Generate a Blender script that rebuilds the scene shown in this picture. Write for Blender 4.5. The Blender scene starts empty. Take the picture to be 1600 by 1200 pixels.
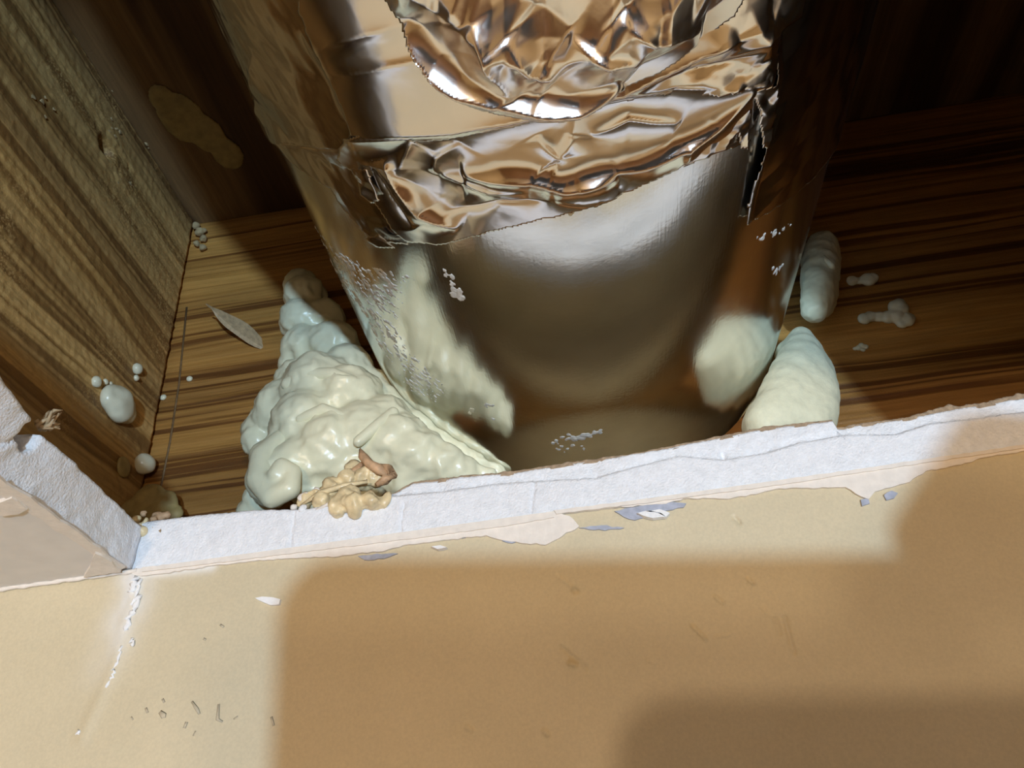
import bpy, bmesh, math, random
import numpy as np
from mathutils import Vector, Matrix

# ------------------------------------------------------------------ camera
CZ = 2.30                                   # height of the lens above the floor
O = np.array([0.0, 0.0, CZ])
F_PX = 1200.0                               # focal length in pixels of a 1600 px wide frame
XD = np.array([0.9885, -0.1443, -0.0451])   # world x / y / z axes in camera (right, down, forward)
YD = np.array([0.1175, 0.5460, 0.8295])
XD /= np.linalg.norm(XD)
YD -= XD * (XD @ YD); YD /= np.linalg.norm(YD)
ZD = np.cross(XD, YD)
M3 = np.stack([XD, YD, ZD])                 # camera vector -> world vector
RIGHT, DOWN, FWD = M3[:, 0], M3[:, 1], M3[:, 2]
UP = -DOWN

scene = bpy.context.scene
cam_d = bpy.data.cameras.new('camera')
cam_d.sensor_fit = 'HORIZONTAL'
cam_d.sensor_width = 36.0
cam_d.lens = 36.0 * F_PX / 1600.0
cam_d.clip_start = 0.002
cam_d.clip_end = 50
cam = bpy.data.objects.new('camera', cam_d)
scene.collection.objects.link(cam)
mw = Matrix.Identity(4)
for i in range(3):
    mw[i][0] = RIGHT[i]; mw[i][1] = UP[i]; mw[i][2] = -FWD[i]; mw[i][3] = O[i]
cam.matrix_world = mw
scene.camera = cam

# ------------------------------------------------------------------ world, lamps, exposure
world = bpy.data.worlds.new('world'); scene.world = world
world.use_nodes = True
world.node_tree.nodes['Background'].inputs[0].default_value = (1.0, 0.86, 0.7, 1)
world.node_tree.nodes['Background'].inputs[1].default_value = 0.0
scene.view_settings.view_transform = 'Standard'
scene.view_settings.look = 'None'
scene.view_settings.gamma = 1
scene.view_settings.exposure = 0.0
scene.view_settings.use_curve_mapping = False
scene.cycles.max_bounces = 5; scene.cycles.diffuse_bounces = 3; scene.cycles.glossy_bounces = 3; scene.cycles.adaptive_threshold = 0.03

def lamp(name, loc, energy, color, radius, kind='POINT'):
    d = bpy.data.lights.new(name, kind)
    d.energy = energy; d.color = color; d.shadow_soft_size = radius
    o = bpy.data.objects.new(name, d)
    o.location = (loc[0], loc[1], loc[2] + CZ)
    scene.collection.objects.link(o)
    return o
wl = lamp('work_light', (0.36, -1.20, -0.40), 66.0, (0.47, 0.72, 0.98), 0.022, 'SPOT')
wl.data.spot_size = math.radians(42); wl.data.spot_blend = 0.25
wl.rotation_euler = (Vector((0.0, 0.2, CZ + 0.1)) - wl.location).to_track_quat('-Z', 'Y').to_euler()
lamp('warm_room_lamp', (-0.17, -1.75, -0.205), 30.0, (1.0, 0.76, 0.54), 0.035)
lamp('side_room_lamp', (0.50, -1.25, -0.32), 12.0, (1.0, 0.80, 0.56), 0.05)
pd = bpy.data.lights.new('added_fill_panel', 'AREA'); pd.shape = 'SQUARE'; pd.size = 0.6; pd.energy = 5; pd.color = (1.0, 0.80, 0.60)  # unseen panel added as ambient fill, lighting the room by bounce
po = bpy.data.objects.new('added_fill_panel', pd); po.location = (0.5, -1.4, CZ + 0.07); scene.collection.objects.link(po)

# ------------------------------------------------------------------ measured places
WALL_Y = 0.189
CEIL_Z = CZ + 0.0842
GYP_T = 0.0127
CEIL_TOP = CEIL_Z + GYP_T
RIM_Y = 0.289
JOIST_X = -0.1826
CUT_X = -0.1192                             # left cut edge of the ceiling opening
CUT_XR = 0.162                              # right cut edge, out of the frame
CUT_YN = -0.30                              # near cut edge, behind the lens
SUB_Z = CEIL_TOP + 0.235                   # underside of the subfloor
AX, AZ, DR = 0.0169, CZ + 0.2295, 0.0933    # duct axis and radius

def ray(px, py):
    return M3 @ np.array([px - 800.0, py - 600.0, F_PX])
def on_y(px, py, y):
    d = ray(px, py); return O + d * ((y - O[1]) / d[1])
def on_x(px, py, x):
    d = ray(px, py); return O + d * ((x - O[0]) / d[0])
def on_z(px, py, z):
    d = ray(px, py); return O + d * ((z - O[2]) / d[2])
def on_duct(px, py, r=DR):
    """pixel -> (theta, y) on the duct; theta 0 is straight down, + towards +x"""
    d = ray(px, py); ox, oz = O[0] - AX, O[2] - AZ
    a = d[0]**2 + d[2]**2; b = ox * d[0] + oz * d[2]; c = ox * ox + oz * oz - r * r
    disc = b * b - a * c
    t = (-b - math.sqrt(max(disc, 0.0))) / a
    p = O + d * t
    return math.atan2(p[0] - AX, -(p[2] - AZ)), p[1]
def duct_pt(th, y, r):
    return np.array([AX + r * math.sin(th), y, AZ - r * math.cos(th)])
def px_size(p):
    """metres per pixel at a point"""
    return ((np.asarray(p) - O) @ FWD) / F_PX

# ------------------------------------------------------------------ numpy noise
def _hash(ix, iy, iz, seed):
    h = (ix * 374761393 + iy * 668265263 + iz * 2147483647 + seed * 974711) & 0xFFFFFFFF
    h = ((h ^ (h >> 13)) * 1274126177) & 0xFFFFFFFF
    h = ((h ^ (h >> 16)) * 2246822519) & 0xFFFFFFFF
    return ((h ^ (h >> 15)) & 0xFFFFFF) / float(0xFFFFFF) * 2 - 1
def noise3(p, seed=0):
    p = np.asarray(p, float)
    f = np.floor(p); i = f.astype(np.int64); w = p - f
    w = w * w * w * (w * (w * 6 - 15) + 10)
    x, y, z = i[..., 0], i[..., 1], i[..., 2]
    r = 0
    for dx in (0, 1):
        for dy in (0, 1):
            for dz in (0, 1):
                k = (w[..., 0] if dx else 1 - w[..., 0]) * (w[..., 1] if dy else 1 - w[..., 1]) * (w[..., 2] if dz else 1 - w[..., 2])
                r = r + k * _hash(x + dx, y + dy, z + dz, seed)
    return r
def fbm(p, octv=4, seed=0, gain=0.5):
    a, s, t = 1.0, 0.0, 0.0
    p = np.asarray(p, float)
    for o in range(octv):
        s = s + a * noise3(p, seed + o * 17); t += a
        p = p * 2.03 + 5.1; a *= gain
    return s / t
def n1(x, seed=0, octv=4):
    x = np.asarray(x, float)
    return fbm(np.stack([x, np.zeros_like(x) + 0.37, np.zeros_like(x) + 0.71], -1), octv, seed)
def pl_dist(S, Y, pts):
    """distance from each (S, Y) to a polyline, and signed side"""
    best = np.full(S.shape, 1e9)
    for (a, b) in zip(pts[:-1], pts[1:]):
        ax, ay = a; bx, by = b
        vx, vy = bx - ax, by - ay
        L = vx * vx + vy * vy + 1e-18
        t = np.clip(((S - ax) * vx + (Y - ay) * vy) / L, 0, 1)
        d = np.hypot(S - ax - t * vx, Y - ay - t * vy)
        best = np.minimum(best, d)
    return best
def in_poly(S, Y, poly):
    c = np.zeros(S.shape, bool)
    n = len(poly)
    for i in range(n):
        x1, y1 = poly[i]; x2, y2 = poly[(i + 1) % n]
        if y1 == y2: continue
        k = ((Y < y1) != (Y < y2)) & (S < (x2 - x1) * (Y - y1) / (y2 - y1) + x1)
        c ^= k
    return c

# ------------------------------------------------------------------ objects
C = scene.collection
def mesh_obj(name, verts, faces, mat, parent=None, origin=None, smooth=True):
    verts = np.asarray(verts, float)
    if origin is None:
        origin = np.zeros(3) if parent is not None else (verts.min(0) + verts.max(0)) / 2
        if parent is not None: origin = np.array(parent['_o'])
        else: origin = np.array([origin[0], origin[1], verts[:, 2].min()])
    me = bpy.data.meshes.new(name)
    me.from_pydata((verts - origin).tolist(), [], [list(map(int, f)) for f in faces])
    me.validate()
    if smooth: me.polygons.foreach_set('use_smooth', [True] * len(me.polygons))
    me.materials.append(mat)
    o = bpy.data.objects.new(name, me)
    C.objects.link(o)
    if parent is not None:
        o.parent = parent
        o.location = origin - np.array(parent['_o'])
    else:
        o.location = origin
    o['_o'] = [float(v) for v in origin]
    return o
def empty(name, loc):
    o = bpy.data.objects.new(name, None)
    o.empty_display_size = 0.01
    o.location = loc; o['_o'] = [float(v) for v in loc]
    C.objects.link(o); return o
def tag(o, label, cat, group=None):
    o['label'] = label; o['category'] = cat
    if group: o['group'] = group
    return o
def struct(o, label=None, cat=None):
    o['kind'] = 'structure'
    if label: o['label'] = label
    if cat: o['category'] = cat
    return o
def bm_arrays(bm):
    bm.verts.ensure_lookup_table(); bm.verts.index_update()
    v = np.array([x.co[:] for x in bm.verts]); f = [[q.index for q in x.verts] for x in bm.faces]
    bm.free(); return v, f
def box_arrays(x0, x1, y0, y1, z0, z1, bevel=0.0):
    bm = bmesh.new()
    bmesh.ops.create_cube(bm, size=1)
    for v in bm.verts:
        v.co = ((x0 + x1) / 2 + v.co.x * (x1 - x0), (y0 + y1) / 2 + v.co.y * (y1 - y0), (z0 + z1) / 2 + v.co.z * (z1 - z0))
    if bevel: bmesh.ops.bevel(bm, geom=list(bm.edges), offset=bevel, segments=2, affect='EDGES')
    return bm_arrays(bm)
def box(name, x0, x1, y0, y1, z0, z1, mat, parent=None, bevel=0.0):
    v, f = box_arrays(x0, x1, y0, y1, z0, z1, bevel)
    return mesh_obj(name, v, f, mat, parent, smooth=False)
def join_arrays(lst):
    V, Fc, n = [], [], 0
    for v, f in lst:
        V.append(np.asarray(v)); Fc += [[i + n for i in q] for q in f]; n += len(v)
    return np.concatenate(V), Fc
def grid_faces(nu, nv, mask=None):
    i = np.arange(nu * nv).reshape(nu, nv)
    q = np.stack([i[:-1, :-1], i[1:, :-1], i[1:, 1:], i[:-1, 1:]], -1)
    if mask is not None: q = q[mask]
    return q.reshape(-1, 4)
def compact(V, Fc):
    Fc = np.asarray(Fc); u, inv = np.unique(Fc, return_inverse=True)
    return V[u], inv.reshape(Fc.shape)
def solid_sheet(P, Nrm, thick, mask=None):
    """grid P (nu,nv,3) made into a closed sheet of the given thickness behind its normal"""
    nu, nv = P.shape[:2]
    q = grid_faces(nu, nv, mask)
    V, q = compact(P.reshape(-1, 3), q) if True else None
    N2, _ = compact(Nrm.reshape(-1, 3), grid_faces(nu, nv, mask))
    n = len(V)
    back = q[:, ::-1] + n
    e = np.concatenate([q[:, [0, 1]], q[:, [1, 2]], q[:, [2, 3]], q[:, [3, 0]]])
    key = np.sort(e, 1); _, idx, cnt = np.unique(key, axis=0, return_index=True, return_counts=True)
    be = e[idx[cnt == 1]]
    side = np.stack([be[:, 1], be[:, 0], be[:, 0] + n, be[:, 1] + n], 1)
    return np.concatenate([V, V - N2 * thick]), np.concatenate([q, back, side])
def plate(name, pts, nrm, thick, mat, parent=None, round_=0.0, origin=None):
    """a thin slab with the outline pts (3d, planar), raised by thick along nrm"""
    pts = np.asarray(pts, float); nrm = np.asarray(nrm, float)
    bm = bmesh.new()
    vs = [bm.verts.new(p) for p in pts]
    f = bm.faces.new(vs)
    f.normal_update()
    if f.normal.dot(Vector(nrm)) < 0: f.normal_flip()
    r = bmesh.ops.extrude_face_region(bm, geom=[f])
    for g in r['geom']:
        if isinstance(g, bmesh.types.BMVert): g.co += Vector(nrm * thick)
    bmesh.ops.triangulate(bm, faces=list(bm.faces))
    bmesh.ops.recalc_face_normals(bm, faces=list(bm.faces))
    v, fc = bm_arrays(bm)
    return mesh_obj(name, v, fc, mat, parent, origin=origin, smooth=False)
def rag(pts, step, amp, seed=0, closed=True):
    """subdivide an outline (2d) and shake it, for torn edges"""
    rnd = random.Random(seed); out = []
    n = len(pts)
    for i in range(n if closed else n - 1):
        a = np.array(pts[i], float); b = np.array(pts[(i + 1) % n], float)
        k = max(1, int(np.hypot(*(b - a)) / step))
        for j in range(k):
            p = a + (b - a) * j / k
            if j: p = p + np.array([rnd.uniform(-amp, amp), rnd.uniform(-amp, amp)])
            out.append(tuple(p))
    if not closed: out.append(tuple(pts[-1]))
    return out
def tube_arrays(pts, radii, seg=8):
    pts = np.asarray(pts, float); n = len(pts); V = []
    for i in range(n):
        t = pts[min(i + 1, n - 1)] - pts[max(i - 1, 0)]; t /= np.linalg.norm(t) + 1e-12
        a = np.cross(t, [0.31, 0.2, 0.93]); a /= np.linalg.norm(a) + 1e-12; b = np.cross(t, a)
        for k in range(seg):
            w = 2 * math.pi * k / seg
            V.append(pts[i] + radii[i] * (math.cos(w) * a + math.sin(w) * b))
    Fc = [[i * seg + k, i * seg + (k + 1) % seg, (i + 1) * seg + (k + 1) % seg, (i + 1) * seg + k] for i in range(n - 1) for k in range(seg)]
    Fc.append(list(range(seg))[::-1]); Fc.append([(n - 1) * seg + k for k in range(seg)])
    return np.array(V), Fc
_ICO = {}
def ico(sub):
    if sub not in _ICO:
        bm = bmesh.new(); bmesh.ops.create_icosphere(bm, subdivisions=sub, radius=1); _ICO[sub] = bm_arrays(bm)
    return _ICO[sub]
def remeshed(parts, voxel, smooth_it=6):
    """union of shapes through a voxel remesh -> arrays"""
    V, Fc = join_arrays(parts)
    me = bpy.data.meshes.new('tmp'); me.from_pydata(V.tolist(), [], [list(map(int, f)) for f in Fc])
    o = bpy.data.objects.new('tmp', me); C.objects.link(o)
    m = o.modifiers.new('r', 'REMESH'); m.mode = 'VOXEL'; m.voxel_size = voxel
    if smooth_it:
        s = o.modifiers.new('s', 'SMOOTH'); s.factor = 0.5; s.iterations = smooth_it
    dg = bpy.context.evaluated_depsgraph_get(); dg.update()
    ev = bpy.data.meshes.new_from_object(o.evaluated_get(dg))
    n = len(ev.vertices); co = np.empty(n * 3); ev.vertices.foreach_get('co', co)
    nr = np.empty(n * 3); ev.vertex_normals.foreach_get('vector', nr)
    fc = [list(p.vertices) for p in ev.polygons]
    bpy.data.objects.remove(o); bpy.data.meshes.remove(me); bpy.data.meshes.remove(ev)
    return co.reshape(-1, 3), nr.reshape(-1, 3), fc
def sph(c, r, squash=None, sub=3):
    v, f = ico(sub)
    v = v * (np.array([r, r, r]) if np.isscalar(r) else np.array(r))
    return v + np.asarray(c), f

# ------------------------------------------------------------------ materials
def mat_new(name):
    m = bpy.data.materials.new(name); m.use_nodes = True
    nt = m.node_tree; b = nt.nodes['Principled BSDF']
    return m, nt, b
def nd(nt, t, **kw):
    n = nt.nodes.new(t)
    for k, v in kw.items():
        if k in ('operation', 'blend_type', 'data_type', 'wave_type', 'bands_direction', 'feature', 'noise_dimensions', 'wave_profile'): setattr(n, k, v)
        else: n.inputs[k].default_value = v
    return n
def coords(nt, scale=(1, 1, 1)):
    g = nt.nodes.new('ShaderNodeNewGeometry')        # world position: the same in every part
    mp = nt.nodes.new('ShaderNodeMapping'); mp.inputs['Scale'].default_value = scale
    nt.links.new(g.outputs['Position'], mp.inputs['Vector']); return mp.outputs['Vector']
def ramp(nt, fac, stops):
    r = nt.nodes.new('ShaderNodeValToRGB')
    e = r.color_ramp.elements
    while len(e) < len(stops): e.new(0.5)
    for k, (p, c) in enumerate(stops): e[k].position = p; e[k].color = (c[0], c[1], c[2], 1)
    nt.links.new(fac, r.inputs[0]); return r.outputs[0]
def mixc(nt, fac, a, b, mode='MIX'):
    m = nt.nodes.new('ShaderNodeMix'); m.data_type = 'RGBA'; m.blend_type = mode
    for s, v in ((m.inputs[0], fac), (m.inputs[6], a), (m.inputs[7], b)):
        if isinstance(v, (int, float)): s.default_value = v
        elif isinstance(v, tuple): s.default_value = (*v, 1)
        else: nt.links.new(v, s)
    return m.outputs[2]
def bump(nt, b, h, strength=0.3, dist=0.001, prev=None):
    n = nt.nodes.new('ShaderNodeBump'); n.inputs['Strength'].default_value = strength; n.inputs['Distance'].default_value = dist
    nt.links.new(h, n.inputs['Height'])
    if prev is not None: nt.links.new(prev, n.inputs['Normal'])
    if b is not None: nt.links.new(n.outputs[0], b.inputs['Normal'])
    return n.outputs[0]
def noise(nt, vec, scale, detail=2, rough=0.55, dist=0.0):
    n = nd(nt, 'ShaderNodeTexNoise', Scale=scale, Detail=detail, Roughness=rough, Distortion=dist)
    nt.links.new(vec, n.inputs['Vector']); return n.outputs['Fac']

def simple(name, col, rough=0.6, var=0.12, scale=300, bmp=0.2, bdist=0.0005, metallic=0, spec=0.5, sss=0.0):
    m, nt, b = mat_new(name); v = coords(nt)
    n = noise(nt, v, scale)
    c = ramp(nt, n, [(0.3, tuple(x * (1 - var) for x in col)), (0.7, tuple(min(1, x * (1 + var)) for x in col))])
    nt.links.new(c, b.inputs['Base Color'])
    b.inputs['Roughness'].default_value = rough; b.inputs['Metallic'].default_value = metallic
    b.inputs['Specular IOR Level'].default_value = spec
    if sss:
        b.inputs['Subsurface Weight'].default_value = sss; b.inputs['Subsurface Radius'].default_value = (1, 0.8, 0.5); b.inputs['Subsurface Scale'].default_value = 0.002
    n2 = noise(nt, v, scale * 3); bump(nt, b, n2, bmp, bdist)
    return m

def wood(name, axis, light, mid, dark, line_scale, seed=0.0, rough=0.6, fuzz=0.0, warp=0.012):
    """sawn softwood, grain along the given world axis"""
    m, nt, b = mat_new(name)
    sc = {'x': (0.05, 1, 1), 'y': (1, 0.05, 1)}[axis]
    v = coords(nt, sc)
    off = nt.nodes.new('ShaderNodeVectorMath'); off.operation = 'ADD'; off.inputs[1].default_value = (seed, seed * 0.7, seed * 1.3)
    nt.links.new(v, off.inputs[0]); v = off.outputs[0]
    wv = nt.nodes.new('ShaderNodeVectorMath'); wv.operation = 'MULTIPLY_ADD'
    vw = coords(nt, {'x': (5, 1, 16), 'y': (1, 4, 16)}[axis]); wn = nd(nt, 'ShaderNodeTexNoise', Scale=1.0, Detail=2.0); nt.links.new(vw, wn.inputs['Vector'])
    nt.links.new(wn.outputs['Color'], wv.inputs[0]); wv.inputs[1].default_value = (0, 0, warp); nt.links.new(v, wv.inputs[2])
    ln = nt.nodes.new('ShaderNodeVectorMath'); ln.operation = 'MULTIPLY'; ln.inputs[1].default_value = (40, 40, line_scale); nt.links.new(wv.outputs[0], ln.inputs[0])
    w = nd(nt, 'ShaderNodeTexNoise', Scale=1.0, Detail=2.5, Roughness=0.6); nt.links.new(ln.outputs[0], w.inputs['Vector'])
    big = noise(nt, v, 28, 3, 0.5)
    fine = noise(nt, v, 700, 4, 0.6)
    c1 = ramp(nt, w.outputs['Fac'], [(0.30, dark), (0.41, dark), (0.47, mid), (0.56, light), (0.66, mid)])
    c2 = ramp(nt, big, [(0.30, (0.55, 0.50, 0.46)), (0.65, (1.15, 1.1, 1.0))])
    c = mixc(nt, 1.0, c1, c2, 'MULTIPLY')
    c3 = ramp(nt, fine, [(0.3, (0.72, 0.70, 0.68)), (0.7, (1.2, 1.2, 1.2))])
    c = mixc(nt, 0.7, c, c3, 'MULTIPLY')
    v2 = coords(nt)
    if fuzz:
        sp = noise(nt, v2, 900, 3, 0.7); zone = noise(nt, v2, 16, 2, 0.5)
        f1 = ramp(nt, sp, [(0.50, (0, 0, 0)), (0.62, (1, 1, 1))]); f2 = ramp(nt, zone, [(0.46, (0, 0, 0)), (0.60, (1, 1, 1))])
        f = mixc(nt, 1.0, f1, f2, 'MULTIPLY')
        fz = nt.nodes.new('ShaderNodeMath'); fz.operation = 'MULTIPLY'; fz.inputs[1].default_value = fuzz
        nt.links.new(f, fz.inputs[0])
        c = mixc(nt, fz.outputs[0], c, tuple(min(1, x * 1.25) for x in light))
    nt.links.new(c, b.inputs['Base Color'])
    b.inputs['Roughness'].default_value = rough
    h1 = bump(nt, None, w.outputs['Fac'], 0.35, 0.0006)
    h2 = noise(nt, v2, 1200, 3)
    bump(nt, b, h2, 0.35, 0.0005, h1)
    return m

M = {}
M['rim'] = wood('pine_rim_board', 'x', (0.54, 0.28, 0.078), (0.46, 0.225, 0.056), (0.19, 0.074, 0.016), 230, 3.1, 0.5)
M['joist'] = wood('weathered_joist', 'y', (0.72, 0.47, 0.19), (0.55, 0.335, 0.118), (0.30, 0.16, 0.048), 150, 8.4, 0.65, 0.55, 0.03)
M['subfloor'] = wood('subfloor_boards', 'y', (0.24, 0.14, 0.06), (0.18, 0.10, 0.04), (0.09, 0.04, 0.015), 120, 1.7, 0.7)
M['plate'] = wood('top_plate', 'x', (0.66, 0.52, 0.30), (0.60, 0.46, 0.25), (0.45, 0.32, 0.16), 200, 5.5, 0.7)
M['gypsum'] = simple('gypsum_core', (0.86, 0.86, 0.88), 0.9, 0.05, 500, 0.5, 0.0008, spec=0.2)
M['paper'] = simple('torn_face_paper', (0.86, 0.78, 0.69), 0.85, 0.05, 400, 0.25, 0.0004, spec=0.2)
M['kraft'] = simple('grey_brown_kraft_paper', (0.40, 0.29, 0.19), 0.9, 0.25, 700, 0.5, 0.0006, spec=0.2)
M['old_paint'] = simple('bluish_old_paint', (0.42, 0.44, 0.52), 0.7, 0.15, 500, 0.2)
M['ceiling_paint'] = simple('off_white_ceiling_paint', (0.80, 0.75, 0.69), 0.75, 0.04, 120, 0.15)
M['foam'] = simple('cured_spray_foam', (0.84, 0.80, 0.57), 0.30, 0.04, 160, 0.10, 0.0006, spec=0.5)
M['foam_pale'] = simple('pale_cut_foam', (0.87, 0.82, 0.58), 0.55, 0.05, 400, 0.25, 0.0004)
M['foam_bead'] = simple('foam_bead', (0.78, 0.73, 0.54), 0.28, 0.05, 200, 0.08)
M['foam_tan'] = simple('aged_tan_foam', (0.36, 0.26, 0.10), 0.6, 0.2, 200, 0.3)
M['amber'] = simple('amber_dried_foam', (0.78, 0.62, 0.36), 0.35, 0.2, 250, 0.3, 0.0008)
M['shaving'] = simple('brown_wood_shaving', (0.58, 0.36, 0.20), 0.6, 0.25, 400, 0.3)
M['splinter'] = simple('raw_wood_splinter', (0.52, 0.36, 0.20), 0.6, 0.2, 500, 0.3)
M['chip'] = simple('dusty_wood_chip', (0.46, 0.33, 0.17), 0.8, 0.2, 400, 0.3)
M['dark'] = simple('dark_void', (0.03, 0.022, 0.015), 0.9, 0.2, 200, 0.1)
M['pencil'] = simple('graphite_smudge', (0.545, 0.465, 0.33), 0.7, 0.1, 300, 0.05)
M['pencil_line'] = simple('pencil_line_on_wood', (0.20, 0.115, 0.05), 0.7, 0.3, 300, 0.05)
M['chalk'] = simple('white_plaster_dust', (0.90, 0.89, 0.88), 0.9, 0.04, 500, 0.4)
M['residue'] = simple('white_residue', (0.80, 0.80, 0.76), 0.55, 0.1, 600, 0.4)
M['floor'] = wood('oak_floor', 'x', (0.30, 0.18, 0.09), (0.24, 0.14, 0.07), (0.14, 0.07, 0.03), 40, 2.0, 0.45)

# beige wall paint: faint roller texture and soiling
m, nt, b = mat_new('beige_wall_paint'); v = coords(nt)
n = noise(nt, v, 25, 4); c = ramp(nt, n, [(0.3, (0.62, 0.525, 0.35)), (0.7, (0.68, 0.575, 0.385))])
fine_n = noise(nt, v, 1500, 2); c = mixc(nt, 0.25, c, ramp(nt, fine_n, [(0.3, (0.8, 0.8, 0.8)), (0.7, (1.15, 1.15, 1.15))]), 'MULTIPLY')
da = nt.nodes.new('ShaderNodeAttribute'); da.attribute_name = 'dust'; c = mixc(nt, da.outputs['Fac'], c, (0.90, 0.90, 0.90))
nt.links.new(c, b.inputs['Base Color']); b.inputs['Roughness'].default_value = 0.55
h = bump(nt, None, noise(nt, v, 220, 3), 0.12, 0.0006); bump(nt, b, noise(nt, v, 1300, 2), 0.12, 0.0002, h)
M['wall'] = m

# galvanised duct: drawn metal, hazy reflection with fine streaks along the pipe
m, nt, b = mat_new('galvanised_duct'); v = coords(nt, (1, 0.06, 1)); v2 = coords(nt)
b.inputs['Metallic'].default_value = 1
c = ramp(nt, noise(nt, v2, 60, 4), [(0.3, (0.72, 0.72, 0.68)), (0.7, (0.82, 0.82, 0.78))]); nt.links.new(c, b.inputs['Base Color'])
rr = nt.nodes.new('ShaderNodeMapRange'); rr.inputs[3].default_value = 0.11; rr.inputs[4].default_value = 0.20
nt.links.new(noise(nt, v2, 130, 4), rr.inputs[0]); nt.links.new(rr.outputs[0], b.inputs['Roughness'])
h = bump(nt, None, noise(nt, v, 1600, 2), 0.10, 0.0002); bump(nt, b, noise(nt, v2, 700, 3), 0.06, 0.0003, h)
M['duct'] = m

def foil_mat(name, col, rough, wr):
    m, nt, b = mat_new(name); v = coords(nt)
    b.inputs['Metallic'].default_value = 1; b.inputs['Base Color'].default_value = (*col, 1)
    rr = nt.nodes.new('ShaderNodeMapRange'); rr.inputs[3].default_value = rough * 0.7; rr.inputs[4].default_value = rough * 1.4
    nt.links.new(noise(nt, v, 200, 3), rr.inputs[0]); nt.links.new(rr.outputs[0], b.inputs['Roughness'])
    h = bump(nt, None, noise(nt, v, 110, 2, 0.5), wr, 0.0012)
    bump(nt, b, noise(nt, v, 500, 2, 0.5), wr * 0.6, 0.0003, h)
    return m
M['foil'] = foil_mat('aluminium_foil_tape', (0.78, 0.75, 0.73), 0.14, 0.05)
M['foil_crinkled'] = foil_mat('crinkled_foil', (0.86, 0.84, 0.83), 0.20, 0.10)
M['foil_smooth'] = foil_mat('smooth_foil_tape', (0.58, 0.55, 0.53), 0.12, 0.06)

# ------------------------------------------------------------------ setting: room shell
X0, X1, YF = -1.7, 1.7, -2.3
floor_o = struct(box('floor', X0, X1, YF, WALL_Y, -0.02, 0.0, M['floor']), 'dark oak floor of the room', 'floor')
for nm, a in (('wall_left', (X0 - 0.02, X0, YF, WALL_Y, 0, CEIL_Z)), ('wall_right', (X1, X1 + 0.02, YF, WALL_Y, 0, CEIL_Z)),
              ('wall_front', (X0 - 0.02, X1 + 0.02, YF - 0.02, YF, 0, CEIL_Z))):
    struct(box(nm, *a, M['wall']), 'plain beige painted wall behind the viewer', 'wall')

# the beige wall below the opening: fine grid where it is seen, with the dents pressed into it
def wall_grid():
    gx = np.arange(-0.15, 0.14, 0.00045); gz = np.arange(CZ + 0.005, CEIL_Z - 0.0005, 0.00045)
    gx = np.concatenate([[X0], gx, [X1]]); gz = np.concatenate([[0.0], gz, [CEIL_Z]])
    Xg, Zg = np.meshgrid(gx, gz, indexing='ij')
    D = np.zeros_like(Xg)
    D += 0.00012 * fbm(np.stack([Xg * 60, Zg * 60, Xg * 0], -1), 3, 4)
    def dent(pts, w, dep):
        q = [tuple(on_y(px, py, WALL_Y)[[0, 2]]) for px, py in pts]
        d = pl_dist(Xg, Zg, q)
        return 0.75 * dep * np.exp(-(d / (w * 0.42)) ** 2)
    nonlocal_D = D
    for pts, w, dep in [([(872, 900), (893, 916)], 0.0007, 0.0007), ([(897, 923), (901, 925)], 0.0014, -0.0012),
                        ([(876, 1010), (905, 1036)], 0.0007, -0.0009), ([(890, 1036), (899, 1038)], 0.0013, 0.0016),
                        ([(912, 1040), (916, 1046)], 0.0006, -0.0006),
                        ([(1082, 978), (1103, 998)], 0.0008, 0.0011), ([(1118, 932), (1130, 942)], 0.0009, 0.0009),
                        ([(1170, 905), (1176, 910)], 0.0010, 0.0011), ([(1212, 968), (1218, 990)], 0.0010, -0.0008),
                        ([(1226, 965), (1232, 992), (1240, 1020)], 0.0010, -0.0009), ([(1192, 950), (1202, 962)], 0.0008, 0.0006),
                        ([(1120, 995), (1140, 992)], 0.0006, 0.0005), ([(850, 1142), (856, 1148)], 0.0009, 0.0009),
                        ([(728, 1135), (738, 1142)], 0.0008, 0.0006), ([(1148, 808), (1156, 816)], 0.0009, 0.0012),
                        ([(1012, 1030), (1020, 1036)], 0.0006, 0.0005)]:
        D += dent(pts, w, dep)
    # ridge of lifted paint along the crack below the cut corner
    D -= dent([(212, 905), (205, 945), (190, 1000), (172, 1060), (130, 1150)], 0.0045, 0.0008)
    P = np.stack([Xg, WALL_Y + D, Zg], -1)
    Nn = np.zeros_like(P); Nn[..., 1] = -1
    q = [tuple(on_y(px, py, WALL_Y)[[0, 2]]) for px, py in [(212, 900), (205, 945), (185, 1000), (150, 1090)]]
    d = pl_dist(Xg, Zg, q); top = on_y(212, 900, WALL_Y)[2]; bot = on_y(160, 1090, WALL_Y)[2]
    fall = np.clip((Zg - bot) / (top - bot), 0, 1)
    du = np.exp(-(d / 0.0052) ** 2) * fall ** 1.1 * (0.75 + 0.5 * fbm(np.stack([Xg * 260, Zg * 140, Xg * 0], -1), 3, 90))
    d2 = pl_dist(Xg, Zg, [tuple(on_y(px, py, WALL_Y)[[0, 2]]) for px, py in [(215, 898), (330, 884)]])
    du = np.maximum(du, 0.7 * np.exp(-(d2 / 0.0018) ** 2))
    return P.reshape(-1, 3), grid_faces(*Xg.shape), np.clip(du, 0, 1).ravel()
V, Fc, dust = wall_grid()
wall_back = struct(mesh_obj('wall_back', V, Fc, M['wall']), 'beige painted drywall below the opening, dented and scuffed', 'wall')
at = wall_back.data.attributes.new('dust', 'FLOAT', 'POINT'); at.data.foreach_set('value', dust.astype(np.float32))

# ------------------------------------------------------------------ setting: cut ceiling board
ceil = empty('ceiling', (CUT_X, WALL_Y, CEIL_Z)); struct(ceil, 'ceiling drywall with a rectangular opening cut at the wall', 'ceiling')
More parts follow.
